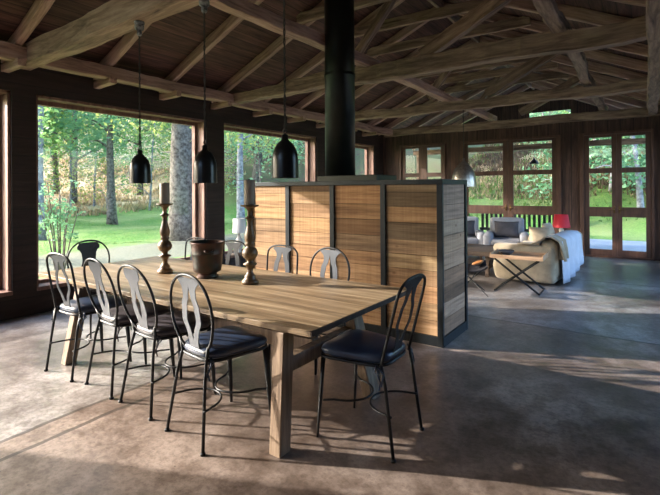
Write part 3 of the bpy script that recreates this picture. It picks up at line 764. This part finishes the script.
def make_chair(name, label, hoop='oval', splat='lyre', smat=None, cmat=None, lean=.10, straps=True, top=1.025):
    f = (top - .5) / .525
    smat = smat or GALV; cmat = cmat or LEATHER
    t = thing(name, label, 'chair', group='iron dining chairs round the table')
    def yb(z): return -.17 - (z - .52) * lean
    hx = .13 if hoop == 'oval' else .198
    # hoop
    bm = bmesh.new()
    if hoop == 'oval':
        pts = []
        for k in range(44):
            a = 2 * PI * k / 44; cx = math.cos(a); cz = math.sin(a)
            x = .235 * math.copysign(abs(cx) ** .92, cx) * (1 + .06 * cz); z = .775 + .25 * math.copysign(abs(cz) ** .95, cz)
            pts.append((x, yb(z), z))
        pts = [(x, yb(.5 + (z - .5) * f), .5 + (z - .5) * f) for x, y, z in pts]
        tube(bm, pts, .0095, 8, closed=True)
    else:
        pts = []
        tw = .165
        for k in range(8): z = .50 + .40 * k / 7; pts.append((-hx + (hx - tw) * .0 - 0, yb(z), z))
        for k in range(1, 16):
            a = PI - PI * k / 16; z = .90 + .125 * math.sin(a) ** .7
            pts.append((hx * math.copysign(abs(math.cos(a)) ** .8, math.cos(a)), yb(z), z))
        for k in range(8): z = .90 - .40 * k / 7; pts.append((hx, yb(z), z))
        pts = [(x, yb(.5 + (z - .5) * f), .5 + (z - .5) * f) for x, y, z in pts]
        tube(bm, pts, .0095, 8)
    obj('back_hoop', bm, IRON, t, smooth=True)
    rows = smooth_rows({'lyre': LYRE, 'open': LYRO, 'keyhole': KEYH, 'urn': URN}[splat])
    rows = [(.5 + (z - .5) * f, o_, g_) for z, o_, g_ in rows]
    obj('splat', splat_mesh(rows, .005, lean), smat, t)
    # seat frame ring and cushion
    def seat_outline(s, n=28):
        P = []
        for k in range(n):
            a = 2 * PI * k / n; c, q = math.cos(a), math.sin(a)
            x = math.copysign(abs(c) ** .42, c); y = math.copysign(abs(q) ** .42, q)
            wx = .175 + .058 * (y + 1) / 2
            P.append((x * wx * s, .045 + y * .225 * s))
        return P
    bm = bmesh.new(); tube(bm, [(x, y, .51) for x, y in seat_outline(1.0)], .011, 8, closed=True)
    obj('seat_frame', bm, IRON, t, smooth=True)
    bm = bmesh.new(); rings = []
    for s, z in ((.90, .512), (.99, .524), (1.03, .545), (1.0, .562), (.9, .575), (.6, .584), (.25, .586)):
        rings.append([bm.verts.new((x, y, z)) for x, y in seat_outline(s)])
    for a, b in zip(rings, rings[1:]):
        for k in range(28): bm.faces.new((a[k], a[(k + 1) % 28], b[(k + 1) % 28], b[k]))
    bm.faces.new(rings[-1]); bm.faces.new(list(reversed(rings[0])))
    sc_ = obj('seat_cushion', bm, cmat, t, smooth=True)
    for s in (-1, 1):
        bm = bmesh.new()
        if hoop == 'oval': P = [(s * .207, -.25, 0), (s * .155, -.20, .40), (s * .135, -.175, .52), (s * .160, yb(.60), .60)]
        else: P = [(s * .205, -.25, 0), (s * .192, -.195, .40), (s * hx, -.17, .53)]
        tube(bm, P, .0105, 8); lathe(bm, [(.016, 0), (.016, .012), (.01, .016)], 10, c=(s * .207, -.25, 0))
        obj('leg', bm, IRON, t, smooth=True)
        bm = bmesh.new()
        tube(bm, [(s * .225, .265, 0), (s * .217, .25, .2), (s * .205, .23, .505)], [.010, .016, .022], 8, flat=.7)
        obj('leg', bm, IRON, t, smooth=True)
    # two facing stretcher arcs that touch in the middle
    for sy, nm in ((-1, 0), (1, 1)):
        bm = bmesh.new(); P = []
        for k in range(17):
            a = PI * k / 16; x = -.175 * math.cos(a); P.append((x * (1 + .0), sy * (.215 - .205 * math.sin(a)), .235))
        ex = .214 if sy > 0 else .186; P[0] = (-ex, sy * .228, .235); P[-1] = (ex, sy * .228, .235)
        tube(bm, P, .007, 8); obj('stretcher', bm, IRON, t, smooth=True)
    if straps:
        for s in (-1, 1):
            x0 = hx + .015
            bm = bmesh.new()
            tube(bm, [(s * x0, -.15, .53), (s * (x0 + .03), -.17, .49), (s * (x0 + .012), -.18, .44), (s * (x0 + .03), -.18, .40)], .005, 6)
            tube(bm, [(s * x0, -.15, .53), (s * (x0 - .005), -.19, .48), (s * (x0 + .02), -.19, .42)], .005, 6)
            tube(bm, [(s * x0, -.15, .53), (s * (x0 + .03), -.15, .50), (s * (x0 + .02), -.18, .465), (s * x0, -.16, .50)], .006, 6)
            obj('cushion_tie', bm, cmat, sc_, smooth=True)
    return t
def place(t, x, y, rz):
    t.location = (x, y, 0); t.rotation_euler = (0, 0, rz)
def dup(src, label, x, y, rz, group=None):
    r = src.copy(); COL.objects.link(r); r['label'] = label
    if group: r['group'] = group
    for ch in list(src.children):
        c = ch.copy(); COL.objects.link(c); c.parent = r
        for g2 in list(ch.children):
            d2 = g2.copy(); COL.objects.link(d2); d2.parent = c
    place(r, x, y, rz); return r
R = math.radians
cD = make_chair('dining_chair', 'oval-backed iron chair with pale lyre splat on the near side, closest to the camera', 'oval', 'lyre', lean=.11)
place(cD, -2.315, 2.035, R(-7))
cC = make_chair('dining_chair', 'iron chair with pale keyhole splat, next one left of the oval-backed chair nearest the camera', 'oval', 'keyhole', cmat=LEATHER2, lean=.24)
place(cC, -2.95, 2.10, R(-4))
cB = dup(cC, 'iron chair with pale keyhole splat beside the square-backed chair at the near left', -3.47, 2.12, R(-4))
cA = make_chair('dining_chair', 'square-arched iron chair with open lyre splat at the left end of the near side', 'arch', 'open', lean=.18)
place(cA, -4.06, 2.085, R(2))
cE = make_chair('dining_chair', 'black iron chair with navy seat standing alone at the right end of the table', 'arch', 'open', smat=IRON, lean=.26)
place(cE, -1.445, 2.53, R(91))
cF = make_chair('dining_chair', 'iron chair with solid dark urn splat at the table end by the window', 'oval', 'urn', smat=IRON, lean=.1, straps=False, top=.985)
place(cF, -4.99, 2.68, R(-90))
cJ = make_chair('dining_chair', 'iron chair with pale lyre splat on the partition side, nearest the right end', 'oval', 'lyre', lean=.12, top=.99)
place(cJ, -2.49, 3.34, R(176))
cI = make_chair('dining_chair', 'round-arched iron chair with pale lyre splat, just right of the right candlestick', 'arch', 'lyre', lean=.08, top=.975)
place(cI, -3.07, 3.36, R(181))
dup(cI, 'iron chair with pale lyre splat seen between the copper bucket and the right candlestick', -3.80, 3.38, R(184))
dup(cI, 'iron chair on the far side, mostly hidden behind the copper bucket', -4.42, 3.38, R(183))

# ------------------------------------------------------------------ on the table
def candlestick(x, y, label):
    t = thing('candlestick', label, 'candlestick', (x, y, TZ), 0, 'turned candlesticks')
    bm = bmesh.new()
    prof = [(.072, 0), (.074, .02), (.066, .035), (.045, .05), (.05, .065), (.036, .08), (.024, .10), (.028, .135), (.040, .155), (.058, .163), (.058, .172), (.026, .185), (.030, .205),
            (.055, .225), (.067, .25), (.068, .27), (.055, .30), (.034, .315), (.036, .33), (.046, .338), (.036, .35), (.045, .375), (.048, .40), (.040, .44), (.028, .49), (.022, .535), (.025, .55), (.042, .558), (.042, .566),
            (.02, .58), (.019, .615), (.03, .64), (.05, .655), (.078, .664), (.078, .674), (.045, .675)]
    lathe(bm, prof, 28); obj('stand', bm, GILT, t, smooth=True)
    cn = thing('candle', 'tall ' + ('left' if x < -3.3 else 'right') + ' pillar candle of greyish wax on its turned candlestick', 'candle', (x, y, TZ + .675), 0, 'pillar candles')
    bm = bmesh.new(); top = .20 if x < -3.3 else .215
    lathe(bm, [(.046, 0), (.047, .01), (.047, top - .008), (.043, top), (.02, top - .012), (.003, top - .014)], 24); obj('wax', bm, CANDLE, cn, smooth=True)
    bm = bmesh.new(); tube(bm, [(0, 0, top - .02), (.002, 0, top + .008)], .0025, 6); obj('wick', bm, WICK, cn)
candlestick(-2.80, 2.82, 'turned gilt-brown candlestick nearer the right end of the table')
candlestick(-3.86, 2.73, 'turned gilt-brown candlestick on the left, in front of the window view')
bk_ = thing('copper_bucket', 'round dark copper ice bucket with small side handles between the candlesticks', 'bucket', (-3.335, 2.81, TZ))
bm = bmesh.new()
lathe(bm, [(.085, 0), (.092, .012), (.075, .03), (.085, .042), (.115, .06), (.122, .11), (.126, .20), (.132, .205), (.128, .215), (.138, .29), (.150, .305), (.148, .312), (.130, .305), (.12, .21), (.11, .07), (.02, .06)], 32)
bmesh.ops.scale(bm, verts=bm.verts, vec=(1.08, 1.08, 1.06)); obj('body', bm, COPPER, bk_, smooth=True)
for s in (-1, 1):
    bm = bmesh.new(); a0 = math.radians(-35)
    ca, sa = math.cos(a0), math.sin(a0)
    P = [(.13, -.035, .26), (.165, -.035, .255), (.172, 0, .245), (.165, .035, .255), (.13, .035, .26)]
    tube(bm, [(s * (p[0] * ca - p[1] * sa), s * (p[0] * sa + p[1] * ca), p[2]) for p in P], .009, 8); obj('handle', bm, COPPER, bk_, smooth=True)

# ------------------------------------------------------------------ pendants
def pendant(x, y, zb, ztop, label):
    t = thing('pendant_lamp', label, 'pendant lamp', (x, y, zb), 0, 'black bell pendants')
    bm = bmesh.new()
    out = [(.095, 0), (.094, .02), (.092, .12), (.088, .165), (.076, .205), (.055, .24), (.030, .262), (.024, .27), (.022, .30), (.012, .308)]
    inn = [(.010, .262), (.050, .232), (.07, .20), (.083, .16), (.088, .12), (.091, .0)]
    lathe(bm, out + [(.004, .308), (.004, .262)] + inn[1:] + [(.095, 0)], 32, cap=False)
    sh_ = obj('shade', bm, SHADE, t, smooth=True)
    bm = bmesh.new(); P = [(.016 * math.cos(a), 0, .328 + .018 * math.sin(a)) for a in [2 * PI * k / 12 for k in range(12)]]
    tube(bm, P, .004, 6, closed=True); obj('ring', bm, IRON, t)
    bm = bmesh.new(); lathe(bm, [(.004, .16), (.026, .17), (.032, .20), (.02, .24), (.012, .262)], 12); obj('bulb', bm, CERIN, sh_, smooth=True)
    H_ = ztop - zb; bm = bmesh.new(); n = int((H_ - .34) / .02)
    for ph in (0, PI):
        tube(bm, [(.005 * math.cos(i * .9 + ph), .005 * math.sin(i * .9 + ph), .345 + (H_ - .345 - .06) * i / n) for i in range(n + 1)], .0042, 5)
    obj('cord', bm, CORD, t)
    bm = bmesh.new(); lathe(bm, [(.012, H_ - .13), (.022, H_ - .12), (.024, H_ - .09), (.016, H_ - .085), (.040, H_ - .07), (.044, H_ - .04), (.03, H_ - .035), (.046, H_ - .02), (.046, H_)], 16)
    obj('ceiling_rose', bm, CERIN, t, smooth=True)
pendant(-3.83, 2.45, 1.615, 3.10, 'black bell pendant lamp at the left, above the left candlestick')
pendant(-2.93, 2.45, 1.605, 3.11, 'middle black bell pendant lamp, above the copper bucket')
pendant(-2.085, 2.45, 1.63, 3.12, 'right black bell pendant lamp, just in front of the partition')
pa = thing('pendant_lamp', 'large hammered aluminium dome pendant beyond the end of the partition', 'pendant lamp', (-2.92, 8.75, 1.58))
bm = bmesh.new()
lathe(bm, [(.235, 0), (.235, .02), (.225, .14), (.205, .25), (.165, .345), (.11, .415), (.05, .47), (.025, .50), (.018, .55), (.008, .555), (.008, .50), (.045, .455), (.105, .40), (.158, .335), (.198, .245), (.218, .14), (.230, 0), (.235, 0)], 36, cap=False)
obj('shade', bm, ALU, pa, smooth=True)
bm = bmesh.new(); tube(bm, [(0, 0, .55), (0, 0, 1.49)], .008, 6); obj('cord', bm, CORD, pa)

# ------------------------------------------------------------------ living area
# sofa: near end towards the dining area, back to the right
sf = thing('sofa', 'beige slipcovered sofa seen from its end, its back turned to the right', 'sofa', (-1.62, 7.85, 0), R(-4))
bm = bmesh.new(); softbox(bm, -.48, .44, .05, 2.15, .04, .42, .06); obj('base', bm, LINEN, sf, smooth=True)
bm = bmesh.new(); softbox(bm, .20, .46, .02, 2.18, .10, .72, .10); obj('backrest', bm, LINEN, sf, smooth=True)
for y in (-.02, 1.98):
    bm = bmesh.new(); softbox(bm, -.53, .44, y, y + .24, .03, .63, .09)
    bmesh.ops.subdivide_edges(bm, edges=bm.edges, cuts=2, use_grid_fill=True)
    for v in bm.verts: v.co += Vector((noise.noise(v.co * 6), noise.noise(v.co * 6 + Vector((5, 0, 0))), 0)) * .025
    obj('arm', bm, LINEN, sf, smooth=True)
for k in range(2):
    bm = bmesh.new(); softbox(bm, -.42, .20, .24 + k * .87, 1.09 + k * .87, .42, .54, .05); obj('seat_cushion', bm, LINEN, sf, smooth=True)
def cushion(x, y, z, s, rot, mat, label, name='cushion', cat='cushion', t_=.17):
    bm = bmesh.new(); pillow(bm, s, s, t_); o = obj(name, bm, mat, smooth=True); o.location = (x, y, z); o.rotation_euler = rot
    return tag(o, label, cat)
cushion(-1.52, 8.55, .70, .36, (R(72), R(0), R(15)), LINEN2, 'tan scatter cushion propped inside the near arm of the beige sofa')
cushion(-1.52, 9.35, .72, .36, (R(75), 0, R(78)), LINEN, 'pale cushion leaning on the sofa back, farther along the seat')
# white throw draped over the sofa back
def drape(name, prof, y0, y1, mat, label, wav=.02, th=.012, hemf=None, ny=40, rz=0, loc=(0, 0, 0), cat='throw'):
    bm = bmesh.new(); n = len(prof); gr = []
    for j in range(ny + 1):
        v_ = j / ny; y = y0 + (y1 - y0) * v_; row = []
        for i, (x, z, out) in enumerate(prof):
            zz = z
            if hemf and z < .3: zz = z + hemf(v_) * (1 - z / .3)
            k = wav * out * math.sin(y * 16 + x * 3) + wav * .7 * out * noise.noise(Vector((y * 4, z * 3, 2)))
            row.append(bm.verts.new((x + k, y + .01 * math.sin(z * 20), zz)))
        gr.append(row)
    for j in range(ny):
        for i in range(n - 1): bm.faces.new((gr[j][i], gr[j + 1][i], gr[j + 1][i + 1], gr[j][i + 1]))
    bmesh.ops.recalc_face_normals(bm, faces=bm.faces)
    bmesh.ops.solidify(bm, geom=list(bm.faces), thickness=th)
    o = obj(name, bm, mat, smooth=True); o.location = loc; o.rotation_euler = (0, 0, rz)
    return tag(o, label, cat)
pf = [(.10, .555, 0), (.165, .60, .1), (.175, .65, .2), (.19, .72, .1), (.24, .752, .1), (.33, .76, .1), (.43, .75, .1), (.495, .69, .3), (.51, .60, .5), (.52, .48, .8), (.53, .36, 1.0), (.54, .24, 1.2), (.545, .12, 1.3), (.55, .04, 1.3)]
drape('throw_blanket', pf, .12, 1.75, WHITEF, 'fringed white throw draped over the back of the beige sofa', .016, hemf=lambda v: .0 + .22 * v * v, loc=(-1.62, 7.85, 0), rz=R(-4))
pf2 = [(-.10, .66, .3), (.0, .66, .5), (.12, .66, .6), (.22, .72, .3), (.30, .785, .3), (.40, .785, .3), (.50, .72, .6), (.525, .58, 1), (.53, .42, 1.3)]
drape('crumpled_blanket', pf2, -.06, .34, LINEN, 'crumpled beige blanket heaped over the near corner of the sofa', .05, ny=26, loc=(-1.62, 7.85, 0), rz=R(-4), cat='blanket')

def armchair(x, y, rz, label, plabel):
    t = thing('armchair', label, 'armchair', (x, y, 0), rz, 'pale grey armchairs')
    bm = bmesh.new(); softbox(bm, -.30, .30, -.36, .30, .12, .36, .04); obj('base', bm, GREYF, t, smooth=True)
    bm = bmesh.new(); softbox(bm, -.29, .29, -.38, .22, .35, .47, .045); obj('seat_cushion', bm, GREYF, t, smooth=True)
    bm = bmesh.new(); softbox(bm, -.36, .36, .20, .42, .14, .93, .07, M=Matrix.Translation((0, .12, 0)) @ Matrix.Rotation(R(-8), 4, 'X') @ Matrix.Translation((0, -.06, 0))); obj('backrest', bm, GREYF, t, smooth=True)
    for s in (-1, 1):
        bm = bmesh.new(); softbox(bm, s * .36 - .09, s * .36 + .09, -.38, .34, .12, .60, .07); obj('arm', bm, GREYF, t, smooth=True)
    for sx in (-.34, .34):
        for sy in (-.30, .34): obj('leg', bx(sx - .025, sx + .025, sy - .025, sy + .025, 0, .14, .004), DKTABLE, t)
    M = Matrix.Translation((x, y, 0)) @ Matrix.Rotation(rz, 4, 'Z')
    p = M @ Vector((0, .06, .655)); o = cushion(p.x, p.y, p.z, .42, (R(74), 0, rz), DGREY, plabel, t_=.15); o.scale = (1.2, .85, 1)
armchair(-2.50, 10.25, R(12), 'pale grey armchair on the right with a charcoal cushion, in front of the glazed doors', 'charcoal cushion on the right-hand grey armchair')
armchair(-3.38, 10.1, R(22), 'pale grey armchair on the left, partly hidden by the partition', 'charcoal cushion on the left-hand grey armchair')

# red lamp on a small table
st = thing('side_table', 'small dark side table behind the sofa carrying the red lamp', 'table', (-1.50, 10.75, 0))
bm = bmesh.new(); lathe(bm, [(.24, .50), (.245, .51), (.245, .53), (.24, .54)], 28); obj('tabletop', bm, DKTABLE, st)
bm = bmesh.new(); lathe(bm, [(.16, 0), (.15, .02), (.03, .05), (.025, .25), (.03, .48), (.05, .50)], 20); obj('pedestal', bm, DKTABLE, st, smooth=True)
rl = thing('table_lamp', 'table lamp with a bright red shade behind the sofa', 'lamp', (-1.50, 10.75, .54))
bm = bmesh.new(); lathe(bm, [(.06, 0), (.06, .015), (.02, .03), (.045, .08), (.05, .12), (.02, .17), (.012, .22)], 20); obj('base', bm, CERAM, rl, smooth=True)
def shade(r0, r1, h, z, mat, parent):
    bm = bmesh.new(); lathe(bm, [(r0, z), (r1, z + h), (r1 - .006, z + h), (r0 - .006, z), (r0, z)], 32, cap=False); return obj('lamp_shade', bm, mat, parent, smooth=True)
shade(.175, .13, .27, .17, RED, rl)
# white lamp by the window
st = thing('side_table', 'low side table by the window, hidden behind the far dining chairs', 'table', (-5.84, 5.62, 0))
bm = bmesh.new(); lathe(bm, [(.17, .42), (.175, .43), (.175, .45), (.17, .46)], 28); obj('tabletop', bm, DKTABLE, st)
bm = bmesh.new(); lathe(bm, [(.12, 0), (.12, .02), (.03, .05), (.025, .25), (.03, .42)], 20); obj('pedestal', bm, DKTABLE, st, smooth=True)
wl = thing('table_lamp', 'table lamp with a white drum shade and round base beside the window post', 'lamp', (-5.84, 5.62, .46))
bm = bmesh.new(); lathe(bm, [(.05, 0), (.05, .015), (.03, .03), (.07, .09), (.085, .15), (.07, .21), (.03, .27), (.012, .35)], 20); obj('base', bm, CERAM, wl, smooth=True)
shade(.115, .105, .25, .34, WHITESH, wl)

# folding tray table
tt = thing('tray_table', 'folding tray table with wooden tray on crossed dark legs in front of the sofa', 'table', (-1.60, 7.32, 0), R(2))
bm = bmesh.new(); box(bm, -.37, .37, -.27, .27, .50, .515, .003)
box(bm, -.37, .37, -.27, -.255, .515, .555, .003); box(bm, -.37, .37, .255, .27, .515, .555, .003); box(bm, -.37, -.355, -.255, .255, .515, .575, .003); box(bm, .355, .37, -.255, .255, .515, .575, .003)
obj('tray', bm, TRAYW, tt)
for sy in (-.22, .22):
    for s in (-1, 1):
        bm = bmesh.new(); yy = sy + s * .012
        tube(bm, [(-s * .31, yy, .012), (s * .31, yy, .49)], .016, 4, flat=.6); obj('leg', bm, IRON, tt)
for s in (-1, 1):
    bm = bmesh.new(); tube(bm, [(s * .31, -.235, .012), (s * .31, .235, .012)], .012, 6); obj('foot_bar', bm, IRON, tt)
bo = bmesh.new(); lathe(bo, [(.05, 0), (.06, .005), (.10, .04), (.115, .07), (.108, .07), (.09, .04), (.02, .012)], 24)
tag(obj('bowl', bo, DGREY, loc=(-1.80, 7.38, .5155), smooth=True), 'small dark bowl lying on the wooden tray', 'bowl')
# coffee table
ct = thing('coffee_table', 'low dark wooden coffee table between partition and armchairs', 'table', (-2.72, 8.55, 0), R(5))
obj('tabletop', bx(-.45, .45, -.55, .55, .36, .44, .01), DKTABLE, ct)
obj('shelf', bx(-.40, .40, -.50, .50, .12, .15, .005), DKTABLE, ct)
for sx in (-.41, .35):
    for sy in (-.51, .45): obj('leg', bx(sx, sx + .06, sy, sy + .06, 0, .36, .004), DKTABLE, ct)
# sling stool
sl = thing('sling_chair', 'low sling chair with thin metal legs and a tan edge, just beyond the partition', 'chair', (-2.15, 6.75, 0), R(20))
bm = bmesh.new()
for (a, b) in (((-.22, -.2), (.20, .2)), ((.22, -.2), (-.20, .2))):
    tube(bm, [(a[0], a[1], .0), (0, 0, .2), (b[0], b[1], .46)], .007, 6); tube(bm, [(b[0], b[1], 0), (0, 0, .2), (a[0], a[1], .44)], .007, 6)
obj('leg_frame', bm, IRON, sl)
bm = bmesh.new(); gr = []
for i in range(9):
    row = []
    for j in range(9):
        u, v_ = -1 + i / 4, -1 + j / 4; row.append(bm.verts.new((u * .22, v_ * .21, .30 + .15 * (u * u + v_ * v_) / 2 + .02 * v_)))
    gr.append(row)
for i in range(8):
    for j in range(8): bm.faces.new((gr[i][j], gr[i + 1][j], gr[i + 1][j + 1], gr[i][j + 1]))
bmesh.ops.solidify(bm, geom=list(bm.faces), thickness=.008); obj('sling', bm, DGREY, sl, smooth=True)
bm = bmesh.new(); pillow(bm, .18, .12, .05, 6, M=Matrix.Translation((.10, .13, .43)) @ Matrix.Rotation(R(-20), 4, 'Y')); o = obj('edge_flap', bm, TANL, sl, smooth=True); o['label'] = 'tan leather flap'
bpy.context.view_layer.update()
